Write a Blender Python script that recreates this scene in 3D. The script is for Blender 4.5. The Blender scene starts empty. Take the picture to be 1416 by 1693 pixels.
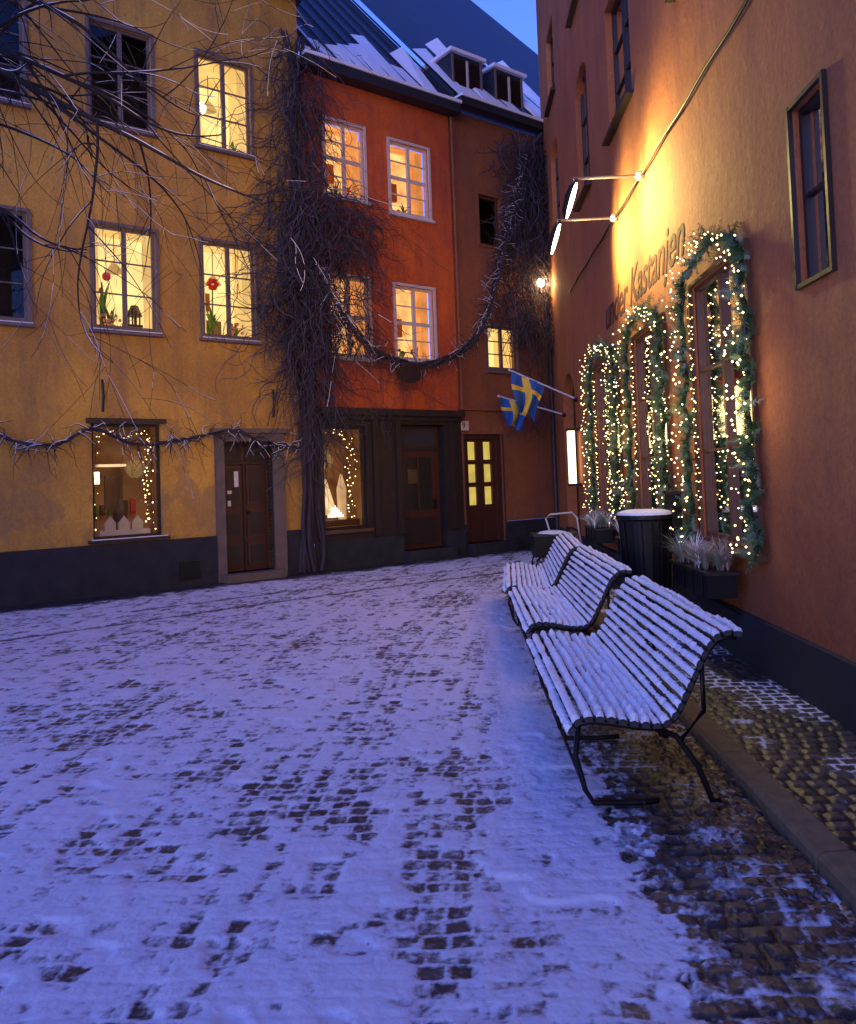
import bpy, math, random
import numpy as np
from mathutils import Matrix, Vector
random.seed(7)
rnd=random.random
def ru(a,b): return a+(b-a)*random.random()
SC=bpy.context.scene; COL=bpy.context.collection
# ------------------------------------------------------------------ frames of reference (metres)
fd=Vector((.8,.6,0)); F0=Vector((2.1,18,0)); fn=Vector((.6,-.8,0))
def FP(s,z,o=0): return F0+fd*s+fn*o+Vector((0,0,z))
wd=Vector((.036,1,0)).normalized(); wn=Vector((-wd.y,wd.x,0)); W0=Vector((2.35,0,0))
def WP(t,z,o=0): return W0+wd*t+wn*o+Vector((0,0,z))
# ------------------------------------------------------------------ materials
def nodes(name):
    m=bpy.data.materials.new(name); m.use_nodes=True
    nt=m.node_tree; return m,nt,nt.nodes,nt.links,nt.nodes['Principled BSDF']
def simple(name,col,rough=.7,metal=0,noise=.25,scale=12,bump=0.0):
    m,nt,N,L,b=nodes(name)
    b.inputs['Roughness'].default_value=rough; b.inputs['Metallic'].default_value=metal
    tc=N.new('ShaderNodeTexCoord'); nz=N.new('ShaderNodeTexNoise'); nz.inputs['Scale'].default_value=scale; nz.inputs['Detail'].default_value=6
    L.new(tc.outputs['Object'],nz.inputs['Vector'])
    mx=N.new('ShaderNodeMix'); mx.data_type='RGBA'
    mx.inputs[6].default_value=(*[c*(1-noise) for c in col],1); mx.inputs[7].default_value=(*[min(1,c*(1+noise)) for c in col],1)
    L.new(nz.outputs['Fac'],mx.inputs[0]); L.new(mx.outputs[2],b.inputs['Base Color'])
    if bump:
        bp=N.new('ShaderNodeBump'); bp.inputs['Strength'].default_value=bump; bp.inputs['Distance'].default_value=.02
        L.new(nz.outputs['Fac'],bp.inputs['Height']); L.new(bp.outputs[0],b.inputs['Normal'])
    return m
def emis(name,col,strength,vary=.3,scale=3,sample=False):
    m,nt,N,L,b=nodes(name)
    b.inputs['Base Color'].default_value=(*[c*.5 for c in col],1)
    b.inputs['Roughness'].default_value=.9
    tc=N.new('ShaderNodeTexCoord'); nz=N.new('ShaderNodeTexNoise'); nz.inputs['Scale'].default_value=scale; nz.inputs['Detail'].default_value=3
    L.new(tc.outputs['Object'],nz.inputs['Vector'])
    mr=N.new('ShaderNodeMapRange'); mr.inputs[1].default_value=.35; mr.inputs[2].default_value=.65
    mr.inputs[3].default_value=strength*(1-vary); mr.inputs[4].default_value=strength*(1+vary)
    L.new(nz.outputs['Fac'],mr.inputs[0]); L.new(mr.outputs[0],b.inputs['Emission Strength'])
    b.inputs['Emission Color'].default_value=(*col,1)
    if not sample: m.cycles.emission_sampling='NONE'
    return m
def stucco(name,c1,c2,c3,sc=.55,patch=.62,streak=.8):
    m,nt,N,L,b=nodes(name); b.inputs['Roughness'].default_value=.85
    tc=N.new('ShaderNodeTexCoord')
    def noise(scale,det=8,ro=.6,vec=None):
        n=N.new('ShaderNodeTexNoise'); n.inputs['Scale'].default_value=scale; n.inputs['Detail'].default_value=det; n.inputs['Roughness'].default_value=ro
        L.new(vec or tc.outputs['Object'],n.inputs['Vector']); return n
    n1=noise(sc,9,.65); r1=N.new('ShaderNodeMapRange'); r1.inputs[1].default_value=.38; r1.inputs[2].default_value=.62
    L.new(n1.outputs['Fac'],r1.inputs[0])
    m1=N.new('ShaderNodeMix'); m1.data_type='RGBA'; m1.inputs[6].default_value=(*c1,1); m1.inputs[7].default_value=(*c2,1); L.new(r1.outputs[0],m1.inputs[0])
    mp=N.new('ShaderNodeMapping'); mp.inputs['Scale'].default_value=(2.2,2.2,.3); L.new(tc.outputs['Object'],mp.inputs[0])
    n2=noise(1.2,8,.65,mp.outputs[0]); r2=N.new('ShaderNodeMapRange'); r2.inputs[1].default_value=.46; r2.inputs[2].default_value=.74; r2.inputs[4].default_value=streak
    L.new(n2.outputs['Fac'],r2.inputs[0])
    m2=N.new('ShaderNodeMix'); m2.data_type='RGBA'; m2.inputs[7].default_value=(*c3,1)
    L.new(r2.outputs[0],m2.inputs[0]); L.new(m1.outputs[2],m2.inputs[6])
    n3=noise(1.6,10,.7); sx=N.new('ShaderNodeSeparateXYZ'); L.new(tc.outputs['Object'],sx.inputs[0])
    mz=N.new('ShaderNodeMapRange'); mz.inputs[1].default_value=.6; mz.inputs[2].default_value=3.6; mz.inputs[3].default_value=.14; mz.inputs[4].default_value=0
    L.new(sx.outputs['Z'],mz.inputs[0])
    ad=N.new('ShaderNodeMath'); ad.operation='ADD'; L.new(n3.outputs['Fac'],ad.inputs[0]); L.new(mz.outputs[0],ad.inputs[1])
    r3=N.new('ShaderNodeMapRange'); r3.inputs[1].default_value=patch; r3.inputs[2].default_value=patch+.05; r3.inputs[4].default_value=.6
    L.new(ad.outputs[0],r3.inputs[0])
    m3=N.new('ShaderNodeMix'); m3.data_type='RGBA'; m3.inputs[7].default_value=(c2[0]*.6+.05,c2[1]*.6+.05,c2[2]*.6+.05,1)
    L.new(r3.outputs[0],m3.inputs[0]); L.new(m2.outputs[2],m3.inputs[6])
    n4=noise(26,6,.7); r4=N.new('ShaderNodeMapRange'); r4.inputs[1].default_value=.3; r4.inputs[2].default_value=.7; r4.inputs[3].default_value=.78; r4.inputs[4].default_value=1.12
    L.new(n4.outputs['Fac'],r4.inputs[0])
    vm=N.new('ShaderNodeVectorMath'); vm.operation='SCALE'; L.new(m3.outputs[2],vm.inputs[0]); L.new(r4.outputs[0],vm.inputs['Scale']); L.new(vm.outputs[0],b.inputs['Base Color'])
    nb=noise(9,10,.7); bp=N.new('ShaderNodeBump'); bp.inputs['Strength'].default_value=.6; bp.inputs['Distance'].default_value=.035
    a2=N.new('ShaderNodeMath'); a2.operation='ADD'; L.new(nb.outputs['Fac'],a2.inputs[0]); L.new(n1.outputs['Fac'],a2.inputs[1])
    L.new(a2.outputs[0],bp.inputs['Height']); L.new(bp.outputs[0],b.inputs['Normal'])
    return m
def glassm(name,tint=(1,1,1)):
    m,nt,N,L,b=nodes(name); N.remove(b); out=[n for n in N if n.type=='OUTPUT_MATERIAL'][0]
    t=N.new('ShaderNodeBsdfTransparent'); t.inputs[0].default_value=(*tint,1); g=N.new('ShaderNodeBsdfGlossy'); g.inputs['Roughness'].default_value=.03
    fr=N.new('ShaderNodeFresnel'); fr.inputs[0].default_value=1.5; mx=N.new('ShaderNodeMixShader')
    L.new(fr.outputs[0],mx.inputs[0]); L.new(t.outputs[0],mx.inputs[1]); L.new(g.outputs[0],mx.inputs[2]); L.new(mx.outputs[0],out.inputs[0]); return m
M_yel=stucco('ochre_stucco',(.66,.38,.06),(.46,.25,.045),(.27,.15,.055),patch=.60,streak=.9)
M_ora=stucco('orange_stucco',(.72,.15,.022),(.50,.09,.025),(.28,.06,.04),patch=.8,streak=.9)
M_bro=stucco('brown_stucco',(.34,.12,.045),(.24,.085,.04),(.17,.075,.05),patch=.75)
M_rig=stucco('terracotta_stucco',(.52,.185,.055),(.40,.125,.04),(.30,.095,.045),patch=.9,streak=.7)
M_pl=simple('dark_plinth',(.022,.022,.027),.85,0,.8,4,.8)
M_plr=simple('plinth_render',(.024,.028,.032),.85,0,.5,3,.4)
M_stone=simple('stone_frame',(.14,.11,.09),.8,0,.4,6,.4)
M_fra=simple('grey_window_frame',(.15,.12,.115),.6,0,.2)
M_frb=simple('white_window_frame',(.60,.54,.50),.6,0,.15)
M_frd=simple('brown_window_frame',(.11,.05,.03),.5,0,.3)
M_dark=simple('dark_wood',(.026,.017,.015),.5,0,.4,8,.2)
M_door=simple('door_wood',(.065,.020,.013),.5,0,.4,10,.2)
M_iron=simple('black_iron',(.02,.02,.022),.45,.6,.2)
M_roof=simple('roof_metal',(.03,.034,.045),.5,.3,.4,2)
M_snow=simple('snow',(.86,.89,.93),.7,0,.06,30,.3)
M_glass=glassm('window_glass')
M_litA=emis('lit_room_cream',(1.0,.80,.34),.88,.22,1.6)  # room light is put into the walls as emission, in place of lamps
M_litB=emis('lit_room_amber',(1.0,.60,.21),.85,.5,3.0)
M_litR=emis('lit_shop_beige',(.98,.70,.38),.62,.6,2.2)
M_litS=emis('lit_shop_dim',(.75,.36,.14),.055,.8,2.0)
M_litY=emis('lit_pane_yellow',(1.0,.78,.15),.50,.2,3)
M_litA2=emis('lit_room_side',(1.0,.70,.26),.55,.25,2)  # dimmer copies for the side walls: interior shade put into the emission
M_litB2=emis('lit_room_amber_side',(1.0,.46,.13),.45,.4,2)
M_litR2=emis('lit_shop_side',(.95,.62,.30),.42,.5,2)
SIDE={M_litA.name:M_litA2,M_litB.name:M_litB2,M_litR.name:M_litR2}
M_unlit=simple('dark_room',(.03,.03,.045),.6)
M_bulb=emis('fairy_bulb',(1.0,.72,.30),7.0,0.0)
M_glow=emis('lamp_glow',(1.0,.86,.62),14,0)
M_wlamp=emis('white_lamp_glow',(1.0,.88,.6),2.2,0)
M_leaf=simple('plant_leaf',(.10,.28,.04),.5,0,.4); M_red=simple('red_ornament',(.75,.03,.03),.4)
M_pink=simple('pink_petal',(.8,.4,.35),.5)
M_vine=simple('vine_bark',(.042,.034,.046),.9,0,.4,5)
M_vine2=simple('vine_twig',(.095,.085,.115),.9,0,.4,5)
M_bark=simple('chestnut_bark',(.018,.015,.017),.9,0,.4,5)
M_fir=simple('fir_needles',(.045,.13,.05),.6,0,.5,9); M_fir2=simple('fir_needles_frosted',(.20,.32,.22),.7,0,.3,9)
M_slat=simple('bench_slat_wood',(.03,.034,.038),.5,0,.3)
M_grass=simple('frosted_heather',(.36,.30,.27),.8,0,.4,20)
M_cardb=simple('paper',(.75,.75,.75),.7)
M_kerb=simple('granite_kerb',(.16,.115,.065),.8,0,.5,14,.6)
M_lv=simple('dead_leaves',(.13,.07,.035),.8,0,.5,20)
M_blue=simple('flag_blue',(.015,.09,.34),.8,0,.1); M_yflag=simple('flag_yellow',(.72,.48,.04),.8,0,.1)
M_paint=simple('painted_lettering',(.09,.026,.013),.9,0,.3)
M_pole=simple('white_flagpole',(.55,.53,.52),.5,0,.1)
M_arm=simple('lamp_arm_metal',(.22,.20,.19),.5,.3,.2)
# ------------------------------------------------------------------ mesh helper
class MB:
    def __init__(s): s.v=[];s.f=[];s.m=[];s.mats=[]
    def mi(s,m):
        if m not in s.mats: s.mats.append(m)
        return s.mats.index(m)
    def quad(s,pts,m):
        n=len(s.v); s.v+= [tuple(p) for p in pts]; s.f.append(tuple(range(n,n+len(pts)))); s.m.append(s.mi(m))
    def box(s,P,a0,a1,z0,z1,o0,o1,m):
        c=[P(a,z,o) for o in(o0,o1) for z in(z0,z1) for a in(a0,a1)]
        n=len(s.v); s.v+=[tuple(p) for p in c]
        for f in((0,1,3,2),(4,6,7,5),(0,4,5,1),(2,3,7,6),(0,2,6,4),(1,5,7,3)):
            s.f.append(tuple(n+i for i in f)); s.m.append(s.mi(m))
    def tube(s,pts,r,m,k=6,cap=True):
        pts=[Vector(p) for p in pts]; n0=len(s.v); R=r if isinstance(r,(list,tuple)) else [r]*len(pts)
        for i,p in enumerate(pts):
            d=(pts[min(i+1,len(pts)-1)]-pts[max(i-1,0)]).normalized()
            a=d.cross(Vector((0,0,1))) if abs(d.z)<.9 else d.cross(Vector((1,0,0)))
            a.normalize(); b=d.cross(a)
            for j in range(k):
                th=2*math.pi*j/k; s.v.append(tuple(p+(a*math.cos(th)+b*math.sin(th))*R[i]))
        mm=s.mi(m)
        for i in range(len(pts)-1):
            for j in range(k):
                s.f.append((n0+i*k+j,n0+i*k+(j+1)%k,n0+(i+1)*k+(j+1)%k,n0+(i+1)*k+j)); s.m.append(mm)
        if cap:
            s.f.append(tuple(n0+j for j in range(k))); s.m.append(mm)
            s.f.append(tuple(n0+(len(pts)-1)*k+j for j in range(k))); s.m.append(mm)
    def ball(s,c,r,m,seg=8,rings=5,sz=1):
        n0=len(s.v); c=Vector(c); mm=s.mi(m)
        for i in range(rings+1):
            ph=math.pi*i/rings
            for j in range(seg):
                th=2*math.pi*j/seg; s.v.append((c.x+r*math.sin(ph)*math.cos(th),c.y+r*math.sin(ph)*math.sin(th),c.z+r*sz*math.cos(ph)))
        for i in range(rings):
            for j in range(seg):
                s.f.append((n0+i*seg+j,n0+i*seg+(j+1)%seg,n0+(i+1)*seg+(j+1)%seg,n0+(i+1)*seg+j)); s.m.append(mm)
    def octa(s,c,r,m):
        n=len(s.v); c=Vector(c); mm=s.mi(m)
        for d in((1,0,0),(-1,0,0),(0,1,0),(0,-1,0),(0,0,1),(0,0,-1)): s.v.append(tuple(c+Vector(d)*r))
        for f in((0,2,4),(2,1,4),(1,3,4),(3,0,4),(2,0,5),(1,2,5),(3,1,5),(0,3,5)): s.f.append(tuple(n+i for i in f)); s.m.append(mm)
    def obj(s,name,parent=None,smooth=False):
        me=bpy.data.meshes.new(name); me.from_pydata(s.v,[],s.f)
        for m in s.mats: me.materials.append(m)
        me.polygons.foreach_set('material_index',s.m)
        if smooth: me.polygons.foreach_set('use_smooth',[True]*len(s.f))
        me.update(); o=bpy.data.objects.new(name,me); COL.objects.link(o)
        if parent: o.parent=parent
        return o
def empty(name):
    o=bpy.data.objects.new(name,None); COL.objects.link(o); return o
def curves(name,strands,mat,depth=.01,parent=None,res=0):
    cu=bpy.data.curves.new(name,'CURVE'); cu.dimensions='3D'; cu.bevel_depth=depth; cu.bevel_resolution=res; cu.resolution_u=1
    for pts,rad in strands:
        sp=cu.splines.new('POLY'); sp.points.add(len(pts)-1)
        for i,p in enumerate(pts):
            sp.points[i].co=(p[0],p[1],p[2],1); sp.points[i].radius=rad[i] if isinstance(rad,(list,tuple)) else rad
    cu.materials.append(mat); o=bpy.data.objects.new(name,cu); COL.objects.link(o)
    if parent: o.parent=parent
    return o
# ------------------------------------------------------------------ wall / window builders
def wall(mb,P,a0,a1,z0,z1,ops,mat,reveal=.2,rm=None):
    A=sorted({a0,a1,*[x for o in ops for x in o[:2] if a0<x<a1]}); Z=sorted({z0,z1,*[x for o in ops for x in o[2:4] if z0<x<z1]})
    for i in range(len(A)-1):
        for j in range(len(Z)-1):
            ca=(A[i]+A[i+1])/2; cz=(Z[j]+Z[j+1])/2
            if any(o[0]<ca<o[1] and o[2]<cz<o[3] for o in ops): continue
            mb.quad([P(A[i],Z[j]),P(A[i+1],Z[j]),P(A[i+1],Z[j+1]),P(A[i],Z[j+1])],mat)
    for o in ops:
        x0,x1,y0,y1=o[:4]; c=[(x0,y0),(x1,y0),(x1,y1),(x0,y1)]
        for k in range(4):
            p,q=c[k],c[(k+1)%4]
            mb.quad([P(p[0],p[1]),P(q[0],q[1]),P(q[0],q[1],-reveal),P(p[0],p[1],-reveal)],rm or mat)
def room(mb,P,x0,x1,y0,y1,o0,dep,ex,mat):
    f=[P(x0,y0,o0),P(x1,y0,o0),P(x1,y1,o0),P(x0,y1,o0)]
    b=[P(x0-ex,y0-.05,o0-dep),P(x1+ex,y0-.05,o0-dep),P(x1+ex,y1+ex,o0-dep),P(x0-ex,y1+ex,o0-dep)]
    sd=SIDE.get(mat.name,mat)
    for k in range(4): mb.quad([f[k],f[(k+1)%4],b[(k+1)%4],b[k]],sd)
    mb.quad(b,mat)
def window(fr,gl,rm,P,op,fm,lit,leafs=2,rows=3,o=-.08,fw=.06,cen=.08,bar=.022,trim=None,sill=None,dep=1.0,cross=None):
    x0,x1,y0,y1=op
    def B(a,b,c,d,o0=None,o1=None): fr.box(P,a,b,c,d,(o-.05) if o0 is None else o0,o if o1 is None else o1,fm)
    B(x0,x0+fw,y0,y1); B(x1-fw,x1,y0,y1); B(x0+fw,x1-fw,y0,y0+fw); B(x0+fw,x1-fw,y1-fw,y1)
    w=(x1-x0-2*fw)
    for k in range(1,leafs):
        c=x0+fw+w*k/leafs; B(c-cen/2,c+cen/2,y0+fw,y1-fw,o-.045,o+.012)
    lw=w/leafs
    for k in range(leafs):
        for r in range(1,rows):
            zc=y0+fw+(y1-y0-2*fw)*r/rows
            hb=cen*.5 if cross==r else bar/2
            B(x0+fw+lw*k+(cen/2 if k else 0),x0+fw+lw*(k+1)-(cen/2 if k<leafs-1 else 0),zc-hb,zc+hb,o-.04,o-.004)
    gl.quad([P(x0+fw*.5,y0+fw*.5,o-.03),P(x1-fw*.5,y0+fw*.5,o-.03),P(x1-fw*.5,y1-fw*.5,o-.03),P(x0+fw*.5,y1-fw*.5,o-.03)],M_glass)
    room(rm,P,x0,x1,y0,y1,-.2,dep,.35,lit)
    if trim:
        tw=trim[1]; tm=trim[0]
        fr.box(P,x0-tw,x0,y0-tw,y1+tw,.002,.035,tm); fr.box(P,x1,x1+tw,y0-tw,y1+tw,.002,.035,tm)
        fr.box(P,x0,x1,y1,y1+tw,.002,.033,tm); fr.box(P,x0,x1,y0-tw,y0,.002,.033,tm)
    if sill:
        zs=y0-(trim[1] if trim else 0)
        fr.box(P,x0-.08,x1+.08,zs-.05,zs,-.0,.10,sill)
        if P is FP: fr.box(P,x0-.04,x1+.05,zs+.001,zs+.014,.04,.092,M_snow)
def tuft(mb,base,h,n,mat,spread=.6,w=.03):
    base=Vector(base)
    for i in range(n):
        a=ru(0,6.28); d=Vector((math.cos(a),math.sin(a),0)); sp=ru(.15,1)*spread; L=h*ru(.6,1.1)
        side=Vector((-d.y,d.x,0))*w; prev=None
        for k in range(5):
            u=k/4; p=base+d*(sp*L*u*u*1.1)+Vector((0,0,L*(u-.45*sp*u*u))); ww=side*(math.sin(math.pi*min(1,u*.85+.12)))
            if prev: mb.quad([prev[0]-prev[1],prev[0]+prev[1],p+ww,p-ww],mat)
            prev=(p,ww)
# ================================================================== YELLOW HOUSE
yh=empty('yellow_stucco_house')
w=MB(); fr=MB(); gl=MB(); rm=MB()
cols=[(-9.2,-8.2),(-7.4,-6.41)]
for k in range(1,5): cols.append((-9.2-1.95*k,-8.2-1.95*k))
ops=[]
for c in cols:
    ops.append((c[0],c[1],4.27,5.95)); ops.append((c[0],c[1],7.66,9.3))
shopA=(-9.28,-8.18,.86,2.72); doorA=(-7.12,-6.2,.12,2.42)
shopA2=(-13.3,-12.1,.86,2.72)
wall(w,FP,-24,-5.4,.75,10.9,ops+[shopA,doorA,shopA2],M_yel)
PLa=lambda s,z,o=0: FP(s,z,o+.045)
wall(w,PLa,-24,-5.4,-.3,.75,[doorA],M_pl,.24)
w.box(FP,-24,-7.27,.75,.79,0,.045,M_pl); w.box(FP,-5.97,-5.4,.75,.79,0,.045,M_pl)
w.quad([FP(-5.4,-.3,0),FP(-5.4,-.3,-8),FP(-5.4,13,-8),FP(-5.4,10.9,0)],M_yel)
w.quad([FP(-24,-.3,0),FP(-24,-.3,-8),FP(-24,13,-8),FP(-24,10.9,0)],M_yel)
w.obj('walls',yh)
for i,c in enumerate(cols):
    for j,(a,b) in enumerate(((4.27,5.95),(7.66,9.3))):
        lit=M_litA if (i,j) in((0,0),(1,0),(1,1),(3,0)) else M_unlit
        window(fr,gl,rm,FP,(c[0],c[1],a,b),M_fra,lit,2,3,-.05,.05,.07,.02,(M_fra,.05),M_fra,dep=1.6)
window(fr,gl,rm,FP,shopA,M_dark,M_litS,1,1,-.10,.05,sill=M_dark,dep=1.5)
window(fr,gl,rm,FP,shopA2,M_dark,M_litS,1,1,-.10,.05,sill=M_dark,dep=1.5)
fr.box(FP,-9.36,-8.10,2.72,2.80,.002,.06,M_dark)
fr.obj('window_frames',yh); gl.obj('window_glass',yh); rm.obj('room_interiors',yh)
it=MB()
tuft(it,FP(-8.98,4.36,-.35),.85,16,M_leaf,.35,.035); tuft(it,FP(-8.85,4.3,-.4),.45,16,M_leaf,.9,.03)
it.ball(FP(-8.92,5.18,-.3),.075,M_red); it.ball(FP(-9.0,4.95,-.35),.05,M_red)
it.tube([FP(-8.92,5.9,-.3),FP(-8.92,5.2,-.3)],.006,M_red,4)
for k in range(5): it.tube([FP(-8.62+.06*k,4.42,-.35),FP(-8.62+.06*k,4.62+.04*(2-abs(k-2)),-.35)],.014,M_dark,5)
it.box(FP,-8.66,-8.34,4.38,4.42,-.4,-.3,M_dark)
it.tube([FP(-8.42,4.6,-.5),FP(-8.42,4.78,-.5)],[.13,.06],M_stone,10); it.tube([FP(-8.42,4.3,-.5),FP(-8.42,4.6,-.5)],.015,M_stone,5)
it.tube([FP(-8.9,4.28,-.38),FP(-8.9,4.4,-.38)],[.07,.09],M_pink,8)
tuft(it,FP(-7.1,4.32,-.35),.6,16,M_leaf,.5,.03); tuft(it,FP(-6.65,4.32,-.35),.35,14,M_leaf,.8,.025); tuft(it,FP(-7.2,4.3,-.3),.3,10,M_leaf,.9,.03)
it.tube([FP(-7.1,4.4,-.35),FP(-7.08,5.25,-.35)],.014,M_leaf,5)
for k in range(6):
    a=k*1.05; it.ball(FP(-7.08+.07*math.cos(a),5.28+.07*math.sin(a),-.34),.05,M_red,6,4)
for k in range(12): it.ball(FP(ru(-6.8,-6.5),ru(4.38,4.6),-.3),.035,M_pink,6,4)
it.tube([FP(-6.75,4.28,-.38),FP(-6.75,4.4,-.38)],[.07,.1],M_stone,8)
for k in range(12):
    it.ball(FP(ru(-9.05,-8.6),ru(4.35,4.55),-.28),.03,M_pink,6,4)
it.ball(FP(-7.15,8.55,-.5),.10,M_glow,8,6); it.box(FP,-6.9,-6.65,8.05,8.4,-1.7,-1.65,M_bro)
for s,z,mm in((-8.95,4.95,M_frd),(-6.8,4.85,M_stone),(-6.9,8.1,M_frd)):
    it.box(FP,s-.2,s+.3,z-.7,z,-1.7,-1.4,mm); it.box(FP,s-.05,s+.2,z+.25,z+.6,-1.75,-1.7,M_bro)
for (a,b,c,d) in((-9.2,-8.2,4.27,5.95),(-7.4,-6.41,4.27,5.95),(-7.4,-6.41,7.66,9.3)):
    for sd in(0,1):
        x=a if sd==0 else b
        for k in range(4):
            xx=x+(.02+.035*k)*(1 if sd==0 else -1); it.tube([FP(xx,d,-.25-.02*(k%2)),FP(xx+.01,c,-.25-.02*((k+1)%2))],.02,M_litA2,5)
    it.tube([FP((a+b)/2+.1,d+.3,-1.0),FP((a+b)/2+.1,d-.35,-1.0)],.008,M_dark,4); it.tube([FP((a+b)/2+.1,d-.5,-1.0),FP((a+b)/2+.1,d-.35,-1.0)],[.16,.05],M_frb,10)
tuft(it,FP(-6.6,7.72,-.35),.35,8,M_leaf,.6,.02)
it.obj('window_sill_plants',yh)
it=MB(); it.box(FP,-9.1,-8.3,.9,.98,-.7,-.3,M_cardb)
for k in range(3):
    s0=-9.0+k*.22; it.box(FP,s0,s0+.18,.98,1.1,-.5,-.42,M_frb); it.quad([FP(s0,1.1,-.42),FP(s0+.18,1.1,-.42),FP(s0+.09,1.22,-.42)],M_frb)
it.tube([FP(-9.13,1.75,-.35),FP(-9.13,1.95,-.35)],.05,M_wlamp,8)
it.box(FP,-8.95,-8.5,2.05,2.09,-1.2,-.9,M_litR); it.box(FP,-8.75,-8.45,1.3,1.9,-1.4,-1.3,M_frd)
it.tube([FP(-8.7,.98,-.6),FP(-8.7,1.25,-.6),FP(-8.7,1.5,-.6)],[.1,.13,.03],M_frd,8)
for k in range(8): it.box(FP,-9.2+k*.13,-9.12+k*.13,1.2,1.2+ru(.1,.3),-1.5,-1.4,random.choice([M_frd,M_stone,M_red,M_leaf]))
it.obj('shop_window_display',yh)
d=MB()
d.box(FP,-7.27,-7.12,-.1,2.57,.0,.09,M_stone); d.box(FP,-6.2,-5.97,-.1,2.57,.0,.09,M_stone); d.box(FP,-7.12,-6.2,2.42,2.57,.0,.092,M_stone)
d.box(FP,-7.35,-5.9,2.57,2.65,.0,.14,M_stone); d.box(FP,-7.2,-6.1,-.1,.12,-.2,.3,M_stone)
d.box(FP,-7.12,-6.2,.12,2.42,-.28,-.2,M_door)
for x0,x1 in((-7.08,-6.68),(-6.64,-6.24)):
    for z0,z1 in((.22,.62),(.72,1.2),(1.3,2.0)):
        d.box(FP,x0+.03,x1-.03,z0,z1,-.2,-.175,M_door); d.box(FP,x0+.08,x1-.08,z0+.05,z1-.05,-.175,-.165,M_dark)
    d.box(FP,x0+.02,x1-.02,2.08,2.36,-.2,-.18,M_dark)
d.box(FP,-6.68,-6.64,.12,2.05,-.2,-.165,M_dark); d.box(FP,-7.12,-6.2,2.02,2.07,-.2,-.15,M_dark)
d.box(FP,-6.85,-6.77,1.62,1.9,-.163,-.158,M_cardb); d.box(FP,-6.98,-6.9,1.5,1.56,-.163,-.158,M_cardb); d.box(FP,-6.98,-6.92,1.28,1.38,-.163,-.158,M_cardb)
d.ball(FP(-6.6,1.15,-.13),.03,M_iron)
d.obj('entrance_door',yh)
for s,a,b in((-9.11,2.9,3.42),(-6.14,2.86,3.36),(-6.12,6.33,6.95),(-13,2.9,3.4)):
    q=MB(); q.tube([FP(s,a,.03),FP(s+.01,(a+b)/2,.05),FP(s,b,.03)],.022,M_iron,5); q.obj('wall_anchor',yh)
r=MB(); r.box(FP,-24,-5.3,10.9,11.1,-.2,.45,M_roof); r.quad([FP(-24,11.12,.45),FP(-5.3,11.12,.45),FP(-5.3,18,-7),FP(-24,18,-7)],M_snow); r.obj('roof',yh)
q=MB(); q.box(FP,-7.95,-7.6,.1,.4,.05,.07,M_iron); q.obj('cellar_hatch',yh)
# ================================================================== ORANGE HOUSE
oh=empty('orange_stucco_house')
w=MB(); fr=MB(); gl=MB(); rm=MB()
W=[(-4.88,-3.98,7.27,8.73),(-3.35,-2.36,7.17,8.66),(-4.88,-3.98,4.1,5.66),(-3.33,-2.35,4.12,5.64)]
wall(w,FP,-5.4,-1.75,3.02,9.55,W,M_ora,.16)
shopB=(-5.16,-4.18,.72,2.72); doorB=(-3.36,-2.24,.2,2.76)
wall(w,PLa,-5.4,-1.75,.5,3.02,[shopB,doorB],M_dark,.24)
wall(w,lambda s,z,o=0:FP(s,z,o+.07),-5.4,-1.75,-.3,.5,[doorB],M_pl,.2)
w.box(FP,-5.4,-3.36,.5,.53,.045,.07,M_pl); w.box(FP,-2.24,-1.75,.5,.53,.045,.07,M_pl)
w.obj('walls',oh)
for i,o in enumerate(W): window(fr,gl,rm,FP,o,M_frb,M_litB,2,4,-.03,.05,.07,.022,(M_frb,.055),M_frb,cross=2)
window(fr,gl,rm,PLa,shopB,M_dark,M_litS,1,1,-.08,.06,dep=1.4)
fr.box(FP,-5.25,-1.78,2.93,3.06,.05,.24,M_dark); fr.box(FP,-5.25,-1.78,2.84,2.93,.05,.14,M_dark)
for s in(-5.3,-4.05,-3.5,-2.12): fr.box(FP,s,s+.13,.55,2.84,.047,.11,M_dark)
fr.box(FP,-5.2,-4.1,.66,.72,.047,.13,M_frd)
fr.obj('window_frames_and_shopfront',oh); gl.obj('window_glass',oh); rm.obj('room_interiors',oh)
d=MB(); d.box(FP,-3.36,-2.24,.2,2.76,-.24,-.17,M_door)
d.box(FP,-3.3,-2.3,2.24,2.30,-.17,-.12,M_dark); 
d.box(FP,-3.3,-2.3,2.34,2.7,-.17,-.165,M_unlit)
for z0,z1 in((.3,.85),): d.box(FP,-3.2,-2.4,z0,z1,-.17,-.14,M_dark)
d.box(FP,-3.16,-2.44,1.0,2.1,-.17,-.165,M_unlit); d.quad([FP(-3.16,1.0,-.15),FP(-2.44,1.0,-.15),FP(-2.44,2.1,-.15),FP(-3.16,2.1,-.15)],M_glass)
d.box(FP,-3.05,-2.8,1.55,1.85,-.16,-.155,M_stone); d.box(FP,-2.82,-2.78,1.0,2.1,-.163,-.14,M_door)
d.box(FP,-3.4,-2.2,-.05,.2,-.1,.32,M_pl); d.box(FP,-2.42,-2.36,1.0,1.2,-.14,-.1,M_iron)
d.obj('shop_door',oh)
it=MB()
for k in range(9): it.tube([FP(-4.85+.04*k,.95,-.35),FP(-4.85+.04*k,1.0+.045*(4-abs(k-4)),-.35)],.014,M_wlamp,5)
it.ball(FP(-4.72,1.08,-.5),.10,M_wlamp); it.tube([FP(-4.75,1.0,-.6),FP(-4.75,1.7,-.6)],[.22,.02],M_litR,8)
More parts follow.
